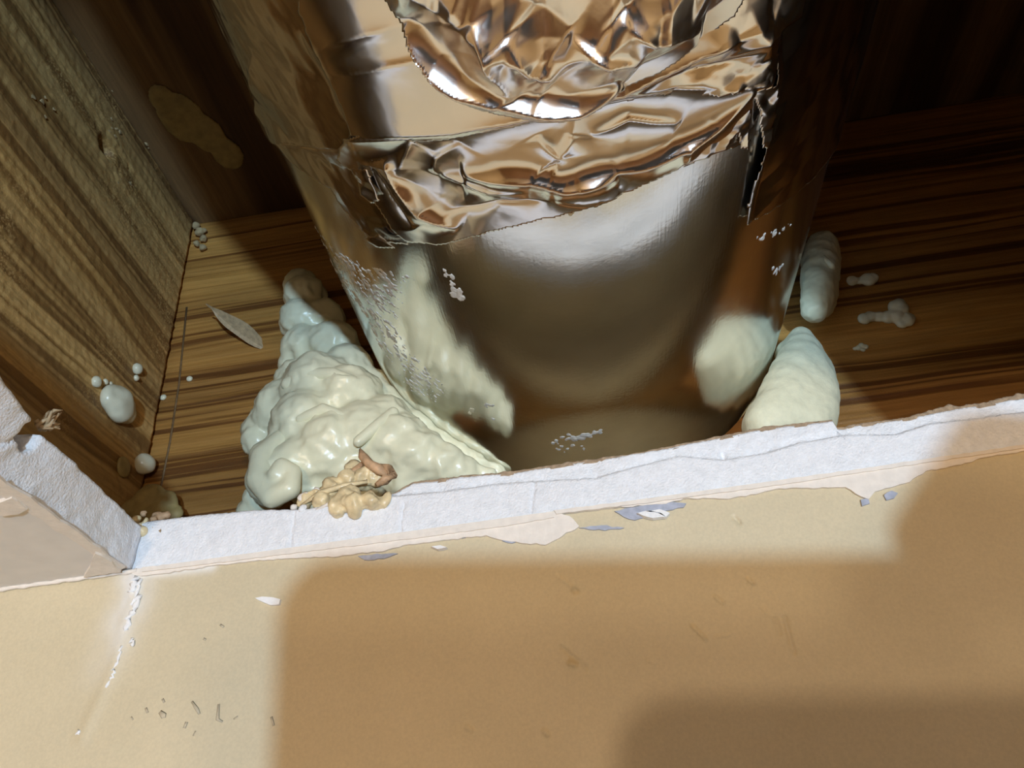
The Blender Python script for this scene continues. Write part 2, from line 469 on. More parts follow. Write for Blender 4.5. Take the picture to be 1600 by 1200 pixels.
# painted lower skin and core of the big pieces round the opening
def cbox(name, x0, x1, y0, y1, z0, z1, mat): return box(name, x0, x1, y0, y1, z0, z1, mat, ceil)
SK = 0.0009
LX = CUT_X - 0.002
for (x0, x1, y0, y1) in ((X0, LX, YF, WALL_Y), (CUT_XR, X1, YF, WALL_Y), (LX, CUT_XR, YF, CUT_YN), (0.03, CUT_XR, CUT_YN, -0.15)):  # last piece is added out of view to shade the right of the board
    cbox('ceiling_panel', x0, x1, y0, y1, CEIL_Z, CEIL_TOP, M['ceiling_paint'])
# gypsum seen in the left cut, a rough slab with a broken pocket
def left_cut():
    ys = np.arange(CUT_YN, WALL_Y + 0.0001, 0.0008); zs = np.linspace(CEIL_Z + 0.0004, CEIL_TOP - 0.0003, 22)
    Yg, Zg = np.meshgrid(ys, zs, indexing='ij')
    Xg = np.full_like(Yg, CUT_X)
    p = np.stack([Yg * 300, Zg * 300, Yg * 0], -1)
    vv = (Zg - CEIL_Z) / GYP_T
    ext = np.interp(Yg, [0.08, 0.1125, 0.135, 0.16, 0.185], [0.015, 0.0126, 0.0062, 0.0035, 0.0015])
    Xg += ext * vv                                                       # the core broke off at a slant
    Xg += 0.0005 * fbm(p, 4, 11) + 0.0008 * fbm(p / 6, 2, 12)
    gr = [tuple(on_x(px, py, CUT_X + 0.005)[[1, 2]]) for px, py in [(-30, 694), (0, 692), (18, 692), (32, 680), (40, 664), (60, 660)]]
    Xg -= 0.0012 * np.exp(-(pl_dist(Yg, Zg, gr) / 0.0005) ** 2)
    hole = on_x(60, 658, CUT_X + 0.006); hy, hz = hole[1], hole[2]
    d = np.hypot((Yg - hy) / 0.0027, (Zg - (CEIL_TOP - 0.0022)) / 0.0022) + 0.30 * fbm(p, 2, 14)
    Xg -= 0.010 / (1 + np.exp((d - 1.0) * 9))
    # the cut runs a little ragged near the corner
    P = np.stack([Xg, Yg, Zg], -1); Nn = np.zeros_like(P); Nn[..., 0] = 1
    return solid_sheet(P, Nn, 0.030)
V, Fc = left_cut(); mesh_obj('gypsum_core', V[:, :], Fc, M['gypsum'], ceil)['label'] = 'rough white gypsum in the left cut'

# strip of ceiling board left on top of the wall: sawn lower half, snapped upper half
GX0, GX1 = CUT_X - 0.001, CUT_XR
def strip_profile(px_pts, y):
    pts = [on_y(px, py, y) for px, py in px_pts]
    xs = np.array([p[0] for p in pts]); zs = np.array([p[2] for p in pts])
    o = np.argsort(xs); return xs[o], zs[o]
TOP_PX = [(218, 815), (300, 806), (400, 797), (470, 796), (600, 775), (640, 752), (720, 741), (800, 734), (900, 718), (1000, 704), (1100, 684), (1200, 664), (1305, 652), (1312, 664), (1326, 664), (1332, 660), (1400, 652), (1480, 637), (1600, 617), (1700, 600)]
MID_PX = [(218, 813), (560, 775), (620, 772), (700, 764), (780, 752), (850, 748), (930, 744), (1010, 722), (1060, 710), (1130, 716), (1200, 704), (1250, 688), (1320, 676), (1400, 676), (1450, 660), (1600, 640), (1700, 625)]
tx, tz = strip_profile(TOP_PX, WALL_Y); mx, mz = strip_profile(MID_PX, WALL_Y)
def strip():
    xs = np.arange(GX0, GX1, 0.0005); vs = np.linspace(0, 1, 30)
    Xg, Vg = np.meshgrid(xs, vs, indexing='ij')
    top = np.interp(xs, tx, tz) + 0.00025 * n1(xs * 900, 5)
    top = top + 0.0002
    mid = np.minimum(np.interp(xs, mx, mz), top - 0.0003)
    Zg = (CEIL_Z + 0.0003) * (1 - Vg) + top[:, None] * Vg
    p = np.stack([Xg * 260, Zg * 260, Xg * 0], -1)
    Yg = WALL_Y + 0.0003 + 0.00022 * fbm(p, 4, 21) + 0.0004 * fbm(p / 8, 2, 22)
    brk = 1 / (1 + np.exp(-(Zg - mid[:, None]) / 0.00018))
    amt = np.clip((Xg - on_y(600, 770, WALL_Y)[0]) / 0.004, 0, 1)
    Yg += brk * amt * (0.0022 + 0.0007 * fbm(p * 0.8, 4, 23)) + brk * (1 - amt) * 0.0004
    # hairline cracks across the saw cut
    for cpx, cpy0, cpy1 in ((458, 800, 858), (630, 786, 830), (835, 750, 800)):
        a = on_y(cpx, cpy0, WALL_Y)[[0, 2]]; bb = on_y(cpx - 6, cpy1, WALL_Y)[[0, 2]]
        d = pl_dist(Xg + 0.0004 * n1(Zg * 900, 3), Zg, [tuple(a), tuple(bb)])
        Yg += 0.0007 * np.exp(-(d / 0.00035) ** 2)
    q = on_y(1136, 670, WALL_Y)
    d = pl_dist(Xg, Zg, [tuple(on_y(1131, 702, WALL_Y)[[0, 2]]), tuple(on_y(1133, 708, WALL_Y)[[0, 2]])]); Yg += 0.0015 * np.exp(-(d / 0.0006) ** 2)
    P = np.stack([Xg, Yg, Zg], -1); Nn = np.zeros_like(P); Nn[..., 1] = -1
    return solid_sheet(P, Nn, 0.010), xs, top
(V, Fc), sxs, stop = strip()
mesh_obj('gypsum_strip', V, Fc, M['gypsum'], ceil)['label'] = 'white cut edge of the ceiling board along the wall'
# grey-brown backing paper, frayed, along the top of the strip
def kraft():
    xs = sxs[::1]; prof = []
    ext = 0.0006 + 0.0004 * np.clip(n1(xs * 500, 31) + 0.3, 0, 1) + 0.0016 * np.clip((xs - 0.097) / 0.012, 0, 1) * np.clip(0.75 + n1(xs * 260, 33, 3) * 1.3, 0.05, 1.5)
    vs = np.linspace(0, 1, 6)
    Xg, Vg = np.meshgrid(xs, vs, indexing='ij')
    Zg = (stop - 0.0005)[:, None] + (ext + 0.0005)[:, None] * Vg
    Yg = WALL_Y + 0.0027 + 0.0004 * fbm(np.stack([Xg * 400, Zg * 400, Xg * 0], -1), 3, 35)
    P = np.stack([Xg, Yg, Zg], -1); Nn = np.zeros_like(P); Nn[..., 1] = -1
    return solid_sheet(P, Nn, 0.0035)
V, Fc = kraft(); mesh_obj('backing_paper', V, Fc, M['kraft'], ceil)
# torn face paper hanging over the top of the wall
LOW_PX = [(215, 901), (260, 897), (340, 884), (420, 876), (470, 873), (520, 872), (560, 866), (600, 863), (640, 852), (700, 845), (760, 838), (800, 848), (852, 853), (880, 838), (905, 824), (890, 808), (866, 801), (900, 800), (960, 795), (1040, 789), (1075, 780), (1130, 781), (1165, 777), (1210, 766), (1260, 764), (1320, 763), (1345, 778), (1356, 782), (1366, 770), (1420, 755), (1445, 738), (1500, 728), (1540, 716), (1600, 706), (1720, 690)]
def paper_strip():
    pts = [on_y(px, py, WALL_Y) for px, py in LOW_PX]
    low = rag([(p[0], p[2]) for p in pts], 0.0012, 0.00022, 7, closed=False)
    top = [(low[-1][0], CEIL_Z + 0.0001), (CUT_X - 0.001, CEIL_Z + 0.0001)]
    poly = low + top
    return [(x, WALL_Y - 0.0001, z) for x, z in poly]
plate('face_paper', paper_strip(), (0, -1, 0), 0.0007, M['paper'], ceil)
# second ply of paper, narrower, with a crisp upper edge
def paper_ply(a_px, nm, mat, th, seed):
    pts = [on_y(px, py, WALL_Y) for px, py in a_px]
    poly = rag([(p[0], p[2]) for p in pts], 0.0015, 0.00012, seed)
    return plate(nm, [(x, WALL_Y - 0.0002, z) for x, z in poly], (0, -1, 0), th, mat, ceil)
paper_ply([(225, 889), (420, 866), (640, 838), (800, 816), (862, 804), (866, 811), (800, 823), (640, 845), (420, 872), (225, 896)], 'paper_ply', M['paper'], 0.0011, 3)
paper_ply([(866, 800), (1000, 784), (1200, 756), (1400, 727), (1600, 698), (1720, 680), (1720, 685), (1600, 703), (1400, 733), (1200, 763), (1000, 790), (870, 806)], 'paper_ply', M['paper'], 0.0011, 4)
for k, pxs in enumerate([[(648, 842), (668, 838), (690, 838), (702, 832), (708, 838), (720, 836), (728, 841), (700, 845), (665, 846), (650, 846)],
                         [(960, 800), (1000, 792), (1050, 786), (1072, 788), (1068, 794), (1040, 799), (1020, 808), (992, 814), (975, 809)],
                         [(785, 846), (800, 841), (812, 846), (800, 850)], [(1380, 775), (1392, 768), (1402, 772), (1396, 780), (1384, 783)],
                         [(560, 870), (590, 866), (622, 866), (600, 874), (570, 876)], [(1344, 782), (1356, 780), (1358, 788), (1346, 792)],
                         [(905, 826), (940, 822), (975, 826), (945, 830)]]):
    pts = [on_y(px, py, WALL_Y) for px, py in pxs]
    poly = rag([(p[0], p[2]) for p in pts], 0.0012, 0.0002, 40 + k)
    plate('old_paint_patch', [(x, WALL_Y - 0.0001, z) for x, z in poly], (0, -1, 0), 0.0005, M['old_paint'], ceil)
for k, pxs in enumerate([[(996, 806), (1012, 802), (1032, 806), (1040, 812), (1020, 814), (1004, 810)], [(676, 858), (690, 856), (700, 859), (686, 862)],
                         [(1008, 803), (1030, 800), (1046, 806), (1040, 812), (1028, 806)]]):
    pts = [on_y(px, py, WALL_Y) for px, py in pxs]
    poly = rag([(p[0], p[2]) for p in pts], 0.0010, 0.00015, 60 + k)
    plate('lifted_paper', [(x, WALL_Y - 0.0003, z) for x, z in poly], (0, -1, 0), 0.0016, M['chalk'], ceil)

# painted skin under the left part: thin board with a peeled strip along the cut
zf = CEIL_Z
def cpx(lst, dz=0.0): return [on_z(px, py, zf - dz) for px, py in lst]
plate('peeled_strip', cpx(rag([(0, 742), (60, 784), (120, 826), (196, 884), (184, 889), (100, 832), (40, 792), (0, 768)], 14, 2.0, 8)), (0, 0, -1), 0.0006, M['paper'], ceil)
plate('paper_flap', cpx(rag([(150, 858), (160, 862), (176, 872), (190, 888), (150, 893), (132, 896), (142, 880)], 8, 1.2, 9)), (0, 0, -1), 0.0012, M['paper'], ceil)
plate('paper_flap', cpx(rag([(0, 780), (20, 772), (45, 790), (30, 798), (0, 800)], 8, 1.2, 10)), (0, 0, -1), 0.0010, M['paper'], ceil)
# bead of old caulk in the corner between ceiling and wall
pts = [np.array([x, WALL_Y - 0.0007, CEIL_Z - 0.0004 + 0.0001 * math.sin(x * 900)]) for x in np.linspace(CUT_X - 0.06, CUT_X + 0.002, 60)]
V, Fc = tube_arrays(pts, [0.0006 + 0.00015 * math.sin(i * 1.7) * math.sin(i * 0.37) for i in range(60)]); mesh_obj('caulk_bead', V, Fc, M['paper'], ceil)

# ------------------------------------------------------------------ framing behind the opening
top_plate = tag(box('top_plate', -1.0, 1.0, WALL_Y + 0.0145, RIM_Y - 0.0015, CEIL_Z - 0.030, CEIL_TOP - 0.0005, M['plate'], bevel=0.001),
                'wooden top plate of the wall behind the cut drywall edge', 'plate')
def rim_grid():
    gx = np.concatenate([[-1.0], np.arange(-0.19, 0.30, 0.0012), [1.0]]); gz = np.arange(CEIL_Z - 0.0005, SUB_Z + 0.0008, 0.0008)
    Xg, Zg = np.meshgrid(gx, gz, indexing='ij')
    Y = RIM_Y + 0.00025 * fbm(np.stack([Xg * 20, Zg * 500, Xg * 0], -1), 3, 51)
    P = np.stack([Xg, Y, Zg], -1); Nn = np.zeros_like(P); Nn[..., 1] = -1
    return solid_sheet(P, Nn, 0.038)
rim = empty('rim_board', (0, RIM_Y, CEIL_Z)); tag(rim, 'orange-brown pine board across the back, grain running sideways', 'board')
V, Fc = rim_grid(); mesh_obj('board', V, Fc, M['rim'], rim)
def joist_grid():
    gy = np.concatenate([[YF], np.arange(-0.12, RIM_Y - 0.0030, 0.0009)]); gz = np.arange(CEIL_TOP + 0.0005, SUB_Z, 0.0009)
    Yg, Zg = np.meshgrid(gy, gz, indexing='ij')
    p = np.stack([Yg * 25, Zg * 420, Yg * 0], -1)
    X = JOIST_X + 0.00035 * fbm(p, 3, 61) + 0.0003 * fbm(np.stack([Yg * 500, Zg * 500, Yg * 0], -1), 2, 62)
    k = on_x(166, 232, JOIST_X)
    d = np.hypot((Yg - k[1]) / 0.0052, (Zg - k[2]) / 0.0036)
    X -= 0.006 * np.exp(-d ** 4)                                         # knot hole
    d2 = np.hypot((Yg - k[1] - 0.006) / 0.017, (Zg - k[2]) / 0.014)
    X += 0.0012 * np.exp(-d2 ** 2) * (0.6 + 0.8 * fbm(np.stack([Yg * 300, Zg * 300, Yg * 0], -1), 3, 63))
    P = np.stack([X, Yg, Zg], -1); Nn = np.zeros_like(P); Nn[..., 0] = 1
    return solid_sheet(P, Nn, 0.038)
joist = empty('ceiling_joist', (JOIST_X, RIM_Y, CEIL_TOP)); tag(joist, 'weathered brown wooden joist on the left with a dark knot', 'joist')
V, Fc = joist_grid(); mesh_obj('timber', V, Fc[:, ::-1], M['joist'], joist)
k = on_x(166, 232, JOIST_X)
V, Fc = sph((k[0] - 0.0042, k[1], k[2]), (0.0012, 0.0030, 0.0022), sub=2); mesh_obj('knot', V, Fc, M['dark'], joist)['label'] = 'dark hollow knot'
tag(box('ceiling_joist', 0.42, 0.458, YF, RIM_Y - 0.002, CEIL_TOP + 0.0005, SUB_Z, M['joist'], bevel=0.001), 'plain joist in the dark far to the right', 'joist')
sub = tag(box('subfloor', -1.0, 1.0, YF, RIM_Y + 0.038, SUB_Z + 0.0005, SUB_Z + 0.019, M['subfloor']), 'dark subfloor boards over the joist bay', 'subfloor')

# ------------------------------------------------------------------ duct
duct = empty('metal_duct', (AX, RIM_Y, AZ - DR)); tag(duct, 'round galvanised metal duct wrapped in foil tape, passing through the back board', 'duct')
def duct_shell():
    th = np.linspace(-math.pi, math.pi, 193)[:-1]; ys = np.array([-0.55, -0.3, 0.0, 0.05, 0.1, 0.15, 0.2, 0.225, RIM_Y + 0.0005])
    def ring(r): return np.stack([np.stack([AX + r * np.sin(th), np.full_like(th, y), AZ - r * np.cos(th)], -1) for y in ys])
    A, B = ring(DR), ring(DR - 0.0006); ny, nt_ = A.shape[:2]
    V = np.concatenate([A.reshape(-1, 3), B.reshape(-1, 3)]); n = ny * nt_; Fc = []
    for j in range(ny - 1):
        for i in range(nt_):
            k = (i + 1) % nt_
            Fc.append([j * nt_ + i, (j + 1) * nt_ + i, (j + 1) * nt_ + k, j * nt_ + k]); Fc.append([n + j * nt_ + k, n + (j + 1) * nt_ + k, n + (j + 1) * nt_ + i, n + j * nt_ + i])
    for j in (0, ny - 1):
        for i in range(nt_):
            k = (i + 1) % nt_; q = [j * nt_ + i, j * nt_ + k, n + j * nt_ + k, n + j * nt_ + i]; Fc.append(q)
    return V, Fc
V, Fc = duct_shell(); mesh_obj('duct_pipe', V, Fc, M['duct'], duct)

def tri(x): return np.abs((x % 1.0) * 2 - 1) * 2 - 1
def crumple(S, Y, size, seed, n=7):
    rnd = np.random.RandomState(seed); h = 0
    for i in range(n):
        a = rnd.uniform(0, math.pi); k = rnd.uniform(0.5, 1.4) / size
        wp = 0.5 * fbm(np.stack([S / size / 1.6 + i * 7.3, Y / size / 1.6, S * 0 + seed], -1), 2, seed + i)
        am = 0.5 + 0.5 * noise3(np.stack([S / size / 2.2 - i * 3.1, Y / size / 2.2, S * 0 + 0.5], -1), seed + 50 + i)
        h = h + am / k * size * 0 + am * tri((S * math.cos(a) + Y * math.sin(a)) * k + wp + rnd.uniform())
    return h / n
def foil(name, poly_px, base, height, mat=None, extra=(), res=0.00045, ragged=0.00035, thick=0.00006, seed=1):
    """a sheet of tape lying on the duct; outline by pixel, turned into duct coordinates"""
    pts = []
    for q in poly_px:
        if len(q) == 3: pts.append((math.radians(q[0]) * DR, q[1]))       # (theta deg, y, None) off the visible side
        else:
            th, y = on_duct(*q); pts.append((th * DR, y))
    poly = rag(pts, 0.002, ragged, seed)
    S0, S1 = min(p[0] for p in poly), max(p[0] for p in poly); Y0, Y1 = min(p[1] for p in poly), max(p[1] for p in poly)
    ss = np.arange(S0, S1 + res, res); ys = np.arange(Y0, Y1 + res, res)
    Sg, Yg = np.meshgrid(ss, ys, indexing='ij')
    H = base + np.maximum(height(Sg, Yg), -base * 0.6)
    th = Sg / DR; R = DR + H
    P = np.stack([AX + R * np.sin(th), Yg, AZ - R * np.cos(th)], -1)
    Nn = np.stack([np.sin(th), np.zeros_like(th), -np.cos(th)], -1)
    cs = (Sg[:-1, :-1] + Sg[1:, 1:]) / 2; cy = (Yg[:-1, :-1] + Yg[1:, 1:]) / 2
    mask = in_poly(cs, cy, poly)
    V, Fc = solid_sheet(P, Nn, thick, mask)
    return mesh_obj(name, V, Fc[:, ::-1], mat or M['foil'], duct)
def D(pts): return [(on_duct(*p)[0] * DR, on_duct(*p)[1]) for p in pts]
def ridge(S, Y, pts, w, h, sharp=1.0):
    """a crease: pointed crest, one flank steeper, fading out at both ends"""
    q = D(pts); seed = int(abs(pts[0][0] * 7 + pts[0][1])) % 97
    wob = np.stack([S * 80, Y * 80, S * 0 + seed], -1)
    Sx = S + 0.0014 * fbm(wob, 2, seed); Yx = Y + 0.0014 * fbm(wob, 2, seed + 9)
    seg = [math.hypot(b[0] - a[0], b[1] - a[1]) for a, b in zip(q[:-1], q[1:])]; tot = sum(seg); acc = 0
    best = np.full(S.shape, 1e9); tt = np.zeros(S.shape); side = np.zeros(S.shape)
    for (a, b, L) in zip(q[:-1], q[1:], seg):
        vx, vy = b[0] - a[0], b[1] - a[1]
        t = np.clip(((Sx - a[0]) * vx + (Yx - a[1]) * vy) / (L * L + 1e-18), 0, 1)
        ex, ey = Sx - a[0] - t * vx, Yx - a[1] - t * vy; d = np.hypot(ex, ey); k = d < best
        best = np.where(k, d, best); tt = np.where(k, (acc + t * L) / tot, tt); side = np.where(k, np.sign(vx * ey - vy * ex), side); acc += L
    ww = w * np.where(side > 0, 0.75, 1.9)
    env = np.clip(np.sin(np.pi * np.clip(tt, 0, 1)), 0, 1) ** 0.6 * (0.9 + 0.3 * fbm(wob * 0.7, 2, seed + 3))
    return h * env * np.exp(-best / ww)
def under(S, Y, pts_px): return in_poly(S, Y, D(pts_px))

def soft(S, Y, size, seed, o=2): return fbm(np.stack([S / size, Y / size, S * 0 + seed * 0.37], -1), o, seed)
def h_left(S, Y):
    h = 0.0012 * crumple(S, Y, 0.030, 3, 5) + 0.0003 * crumple(S, Y, 0.009, 4)
    h += ridge(S, Y, [(395, 70), (420, 200), (540, 225)], 0.003, 0.0016)
    h += ridge(S, Y, [(480, 40), (520, 110), (550, 190)], 0.002, 0.0012)
    return h
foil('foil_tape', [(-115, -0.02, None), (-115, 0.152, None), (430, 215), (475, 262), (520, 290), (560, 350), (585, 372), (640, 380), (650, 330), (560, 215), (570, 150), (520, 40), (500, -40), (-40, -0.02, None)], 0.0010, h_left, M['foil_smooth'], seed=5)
FOLD = [(560, 205), (640, 200), (720, 190), (800, 168), (880, 148), (960, 128), (1040, 120), (1180, 122)]
def h_lower(S, Y):
    h = 0.0004 * soft(S, Y, 0.030, 12, 1) + 0.00035 * crumple(S, Y, 0.030, 13, 3)
    h += 0.0026 * np.exp(-pl_dist(S, Y, D(FOLD)) / 0.0060)
    h += ridge(S, Y, [(720, 354), (665, 325), (640, 290), (600, 238)], 0.0032, 0.0042)
    h += ridge(S, Y, [(590, 250), (615, 300), (650, 345)], 0.0030, -0.0016)
    h += ridge(S, Y, [(960, 262), (925, 268), (875, 277), (830, 268), (725, 262)], 0.0036, 0.0046)
    h += ridge(S, Y, [(1165, 132), (1110, 190), (1060, 222), (1000, 245), (900, 275)], 0.0030, 0.0034)
    h += ridge(S, Y, [(893, 198), (872, 237), (838, 203)], 0.0020, 0.0016)
    h += ridge(S, Y, [(820, 285), (760, 290), (690, 268)], 0.0018, 0.0012)
    h += ridge(S, Y, [(1050, 192), (975, 172), (920, 200)], 0.0022, 0.0016)
    h += ridge(S, Y, [(895, 158), (888, 195), (878, 230)], 0.0014, 0.0011)
    h += ridge(S, Y, [(660, 206), (640, 235), (628, 262)], 0.0018, 0.0012)
    h += ridge(S, Y, [(720, 205), (690, 235), (680, 262)], 0.0018, 0.0010)
    h += ridge(S, Y, [(700, 330), (780, 300), (860, 300)], 0.0020, -0.0010)
    h += ridge(S, Y, [(860, 300), (930, 295), (960, 300)], 0.0022, 0.0012)
    h += ridge(S, Y, [(1060, 215), (1065, 248)], 0.0010, 0.0012)
    return h
foil('foil_tape', [(548, 205), (532, 244), (560, 262), (585, 300), (615, 350), (640, 372), (695, 375), (760, 358), (830, 338), (900, 318), (960, 298), (1010, 275), (1055, 252), (1060, 246), (1100, 232), (1160, 218), (1162, 200), (1190, 140), (1192, 100), (1100, 90), (900, 110), (700, 150)], 0.0014, h_lower, seed=6)
def h_upper(S, Y):
    h = 0.0005 * soft(S, Y, 0.040, 22, 1) + 0.0003 * crumple(S, Y, 0.035, 23, 3)
    h += ridge(S, Y, FOLD, 0.0040, 0.0022)
    h += ridge(S, Y, [(740, 90), (700, 78), (600, 98), (520, 108)], 0.0030, 0.0012)
    h += ridge(S, Y, [(500, 70), (580, 40), (640, 20)], 0.0040, 0.0014)
    h += ridge(S, Y, [(900, 140), (1000, 105), (1110, 60), (1190, 20)], 0.0030, 0.0030)
    h += ridge(S, Y, [(960, 118), (1040, 100), (1180, 70)], 0.0030, -0.0018)
    m = np.exp(-(pl_dist(S, Y, D([(1120, 50), (1185, 60), (1175, 112), (1120, 118)])) / 0.006) ** 2)
    h += m * (0.0036 * crumple(S, Y, 0.012, 25, 6) + 0.0014)
    return h
foil('foil_tape', [(478, -160), (478, 8), (490, 40), (522, 110), (545, 160), (557, 190), (556, 208), (600, 210), (700, 203), (770, 186), (850, 165), (900, 154), (960, 140), (1010, 132), (1080, 134), (1150, 130), (1192, 128), (1200, 95), (1202, 38), (1240, 18), (1290, -160)], 0.0026, h_upper, seed=7)
def h_crumpled(S, Y):
    rim_l = [(655, 40), (690, 84), (730, 112), (780, 132), (840, 143), (890, 138), (960, 110), (1040, 65), (1120, 10)]
    e = pl_dist(S, Y, D(rim_l)); inn = np.clip((e - 0.004) / 0.008, 0, 1)
    h = inn * (0.0030 + 0.0070 * crumple(S, Y * 0.6, 0.020, 33, 5) + 0.0060 * crumple(S * 0.8, Y, 0.018, 36, 4))
    h += ridge(S, Y, [(960, 100), (900, 132), (840, 136), (780, 124), (730, 104), (690, 78), (640, 26)], 0.0032, 0.0068)
    h += ridge(S, Y, [(805, 112), (775, 60), (745, -10)], 0.0024, 0.0040)
    h += ridge(S, Y, [(980, 60), (930, 50), (880, 20)], 0.0040, 0.0050)
    h += ridge(S, Y, [(1080, 20), (1000, 30), (950, -10)], 0.0050, 0.0060)
    h += ridge(S, Y, [(860, 90), (820, 70), (790, 20)], 0.0030, 0.0036)
    return h
foil('foil_scrunch', [(560, -160), (640, 20), (655, 45), (690, 84), (730, 112), (780, 134), (840, 146), (890, 140), (960, 112), (1040, 68), (1130, 10), (1230, -160)], 0.0042, h_crumpled, M['foil_crinkled'], seed=8, res=0.0004)['label'] = 'crumpled shiny foil bulging off the duct'
def h_right(S, Y):
    h = 0.0009 * crumple(S, Y, 0.035, 42, 4) + 0.00012 * crumple(S, Y, 0.01, 43)
    d = pl_dist(S, Y, D([(1203, 30), (1205, 120), (1186, 225), (1162, 345)])); h += 0.0008 * np.exp(-(d / 0.0010) ** 2)
    return h
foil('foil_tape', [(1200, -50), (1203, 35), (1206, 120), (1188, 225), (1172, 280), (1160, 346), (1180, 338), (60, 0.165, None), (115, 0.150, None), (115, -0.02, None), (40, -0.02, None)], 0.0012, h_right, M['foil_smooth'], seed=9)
# two little torn tags of tape at the right
def h_tag(S, Y): return 0.0012 * crumple(S, Y, 0.006, 51, 5)
foil('foil_tag', [(1160, 130), (1200, 120), (1196, 170), (1185, 220), (1176, 218), (1172, 170)], 0.0036, h_tag, seed=10)
foil('foil_tag', [(1060, 212), (1110, 175), (1160, 150), (1162, 170), (1156, 220), (1145, 220), (1142, 196), (1120, 224), (1060, 250)], 0.0030, h_tag, seed=11)
foil('foil_tag', [(560, 250), (585, 252), (602, 300), (590, 305), (575, 290)], 0.0032, h_tag, seed=12)
foil('foil_tag', [(580, 362), (600, 356), (626, 378), (596, 376)], 0.0026, h_tag, seed=14)

# white smears scraped onto the pipe
def onto_pipe(V, k):
    V = V.copy(); d = np.hypot(V[:, 0] - AX, V[:, 2] - AZ); f = (DR + (d - DR) * k) / d
    V[:, 0] = AX + (V[:, 0] - AX) * f; V[:, 2] = AZ + (V[:, 2] - AZ) * f
    return V
def smear(px_list, rad, seed, mat, hgt=0.5, nm='residue_smear'):
    rnd = random.Random(seed); parts = []
    for (px, py, r) in px_list:
        for k in range(4):
            th, y = on_duct(px + rnd.uniform(-1, 1) * r * 1.1, py + rnd.uniform(-1, 1) * r * 0.9); p = duct_pt(th, y, DR)
            q = px_size(p) * r * rnd.uniform(0.5, 1.0)
            parts.append(sph(p, (q, q * 1.4, q * hgt), sub=2))
    V, N, Fc = remeshed(parts, 0.00028, 1)
    V = onto_pipe(V + N * (0.00045 * fbm(V * 1500, 2, seed))[:, None], 0.35)
    return mesh_obj(nm, V, Fc, mat, duct)
smear([(700, 428, 4), (704, 436, 5), (710, 446, 6), (714, 454, 7), (720, 462, 6), (708, 460, 4), (696, 420, 3)], 1, 1, M['residue'])
smear([(868, 690, 4), (880, 684, 4), (890, 682, 5), (900, 681, 6), (912, 680, 6), (924, 678, 5), (938, 673, 4), (874, 700, 4), (884, 704, 3), (896, 698, 3), (910, 700, 3)], 1, 2, M['residue'])
smear([(762, 631, 4), (768, 633, 3), (770, 655, 2)], 1, 3, M['residue']); smear([(889, 328, 5), (888, 332, 4)], 1, 4, M['foam_bead'])
smear([(1186, 372, 3), (1194, 370, 4), (1204, 366, 4), (1214, 362, 4), (1226, 357, 3), (1234, 352, 2)], 1, 5, M['residue'])
smear([(1210, 424, 5), (1216, 420, 4), (1222, 416, 3)], 1, 6, M['residue'])
smear([(740, 645, 6)], 1, 7, M['foam_bead'])
# scuffed, scraped patch of old residue down the left of the pipe
def scuff():
    rnd = random.Random(3); parts = []
    zone = [(488, 352), (520, 385), (570, 415), (640, 430), (612, 452), (620, 520), (650, 560), (690, 600), (690, 625), (640, 610), (590, 540), (560, 480), (520, 430)]
    zp = [(float(x), float(y)) for x, y in zone]; n = 0
    while n < 430:
        x, y = rnd.uniform(485, 695), rnd.uniform(350, 628)
        if not in_poly(np.array(x), np.array(y), zp): continue
        n += 1; L = rnd.uniform(5, 26); a_ = math.radians(rnd.gauss(52, 16)); th0, y0 = on_duct(x, y); th1, y1 = on_duct(x + L * math.cos(a_), y + L * math.sin(a_))
        p, q = duct_pt(th0, y0, DR), duct_pt(th1, y1, DR); k = px_size(p) * rnd.uniform(1.2, 4.2)
        for t in (0, 0.33, 0.66, 1.0): parts.append(sph(p + (q - p) * t, k * (1.1 - t * 0.7), sub=1))
    V, N, Fc = remeshed(parts, 0.00038, 1)
    V = onto_pipe(V + N * (0.0005 * fbm(V * 1300, 2, 5))[:, None], 0.26)
    return V, Fc
V, Fc = scuff(); mesh_obj('scraped_residue', V, Fc, M['residue'], duct)['label'] = 'scraped whitish residue on the left of the pipe'
# ------------------------------------------------------------------ spray foam
def FY(y): return RIM_Y - (0.244 - y) * 1.22      # measured off the back board
def foam_mesh(blobs, voxel, disp, seed, smooth_it=8, clip_duct=True, touch=(), sx=-0.6, sy=0.6):
    """blobs: (px, py, y of centre, radius in px [, squash])"""
    parts = []
    for bb in blobs:
        p = on_y(bb[0], bb[1], FY(bb[2])); r = px_size(p) * bb[3]
        parts.append(sph(p, r, sub=3))
    for (px, py, r) in touch:                                            # foam pressed against the pipe
        y = on_duct(px, py)[1]; p = on_y(px + sx * r, py + sy * r, y); parts.append(sph(p, px_size(p) * r, sub=3))
    V, N, Fc = remeshed(parts, voxel, smooth_it)
    for amp, sc, kind in disp:
        n = fbm(V * sc, 3, seed)
        if kind == 'r': n = 1 - 2 * np.abs(n) * 1.6
        V = V + N * (amp * n)[:, None]
    if clip_duct:                                                        # foam stops at the pipe and at the back board
        dx, dz = V[:, 0] - AX, V[:, 2] - AZ; d = np.hypot(dx, dz); k = d < DR + 0.0002
        f = np.where(k, (DR + 0.0002) / np.maximum(d, 1e-6), 1.0)
        V[:, 0] = AX + dx * f; V[:, 2] = AZ + dz * f
    V[:, 1] = np.minimum(V[:, 1], RIM_Y + 0.0002)
    return V, Fc
def dense(bl):
    out = list(bl)
    for i in range(len(bl)):
        for j in range(i):
            if math.hypot(bl[i][0] - bl[j][0], bl[i][1] - bl[j][1]) < 60: out.append(tuple((np.array(bl[i]) + np.array(bl[j])) / 2 * np.array([1, 1, 1, 1.03])))
    return out
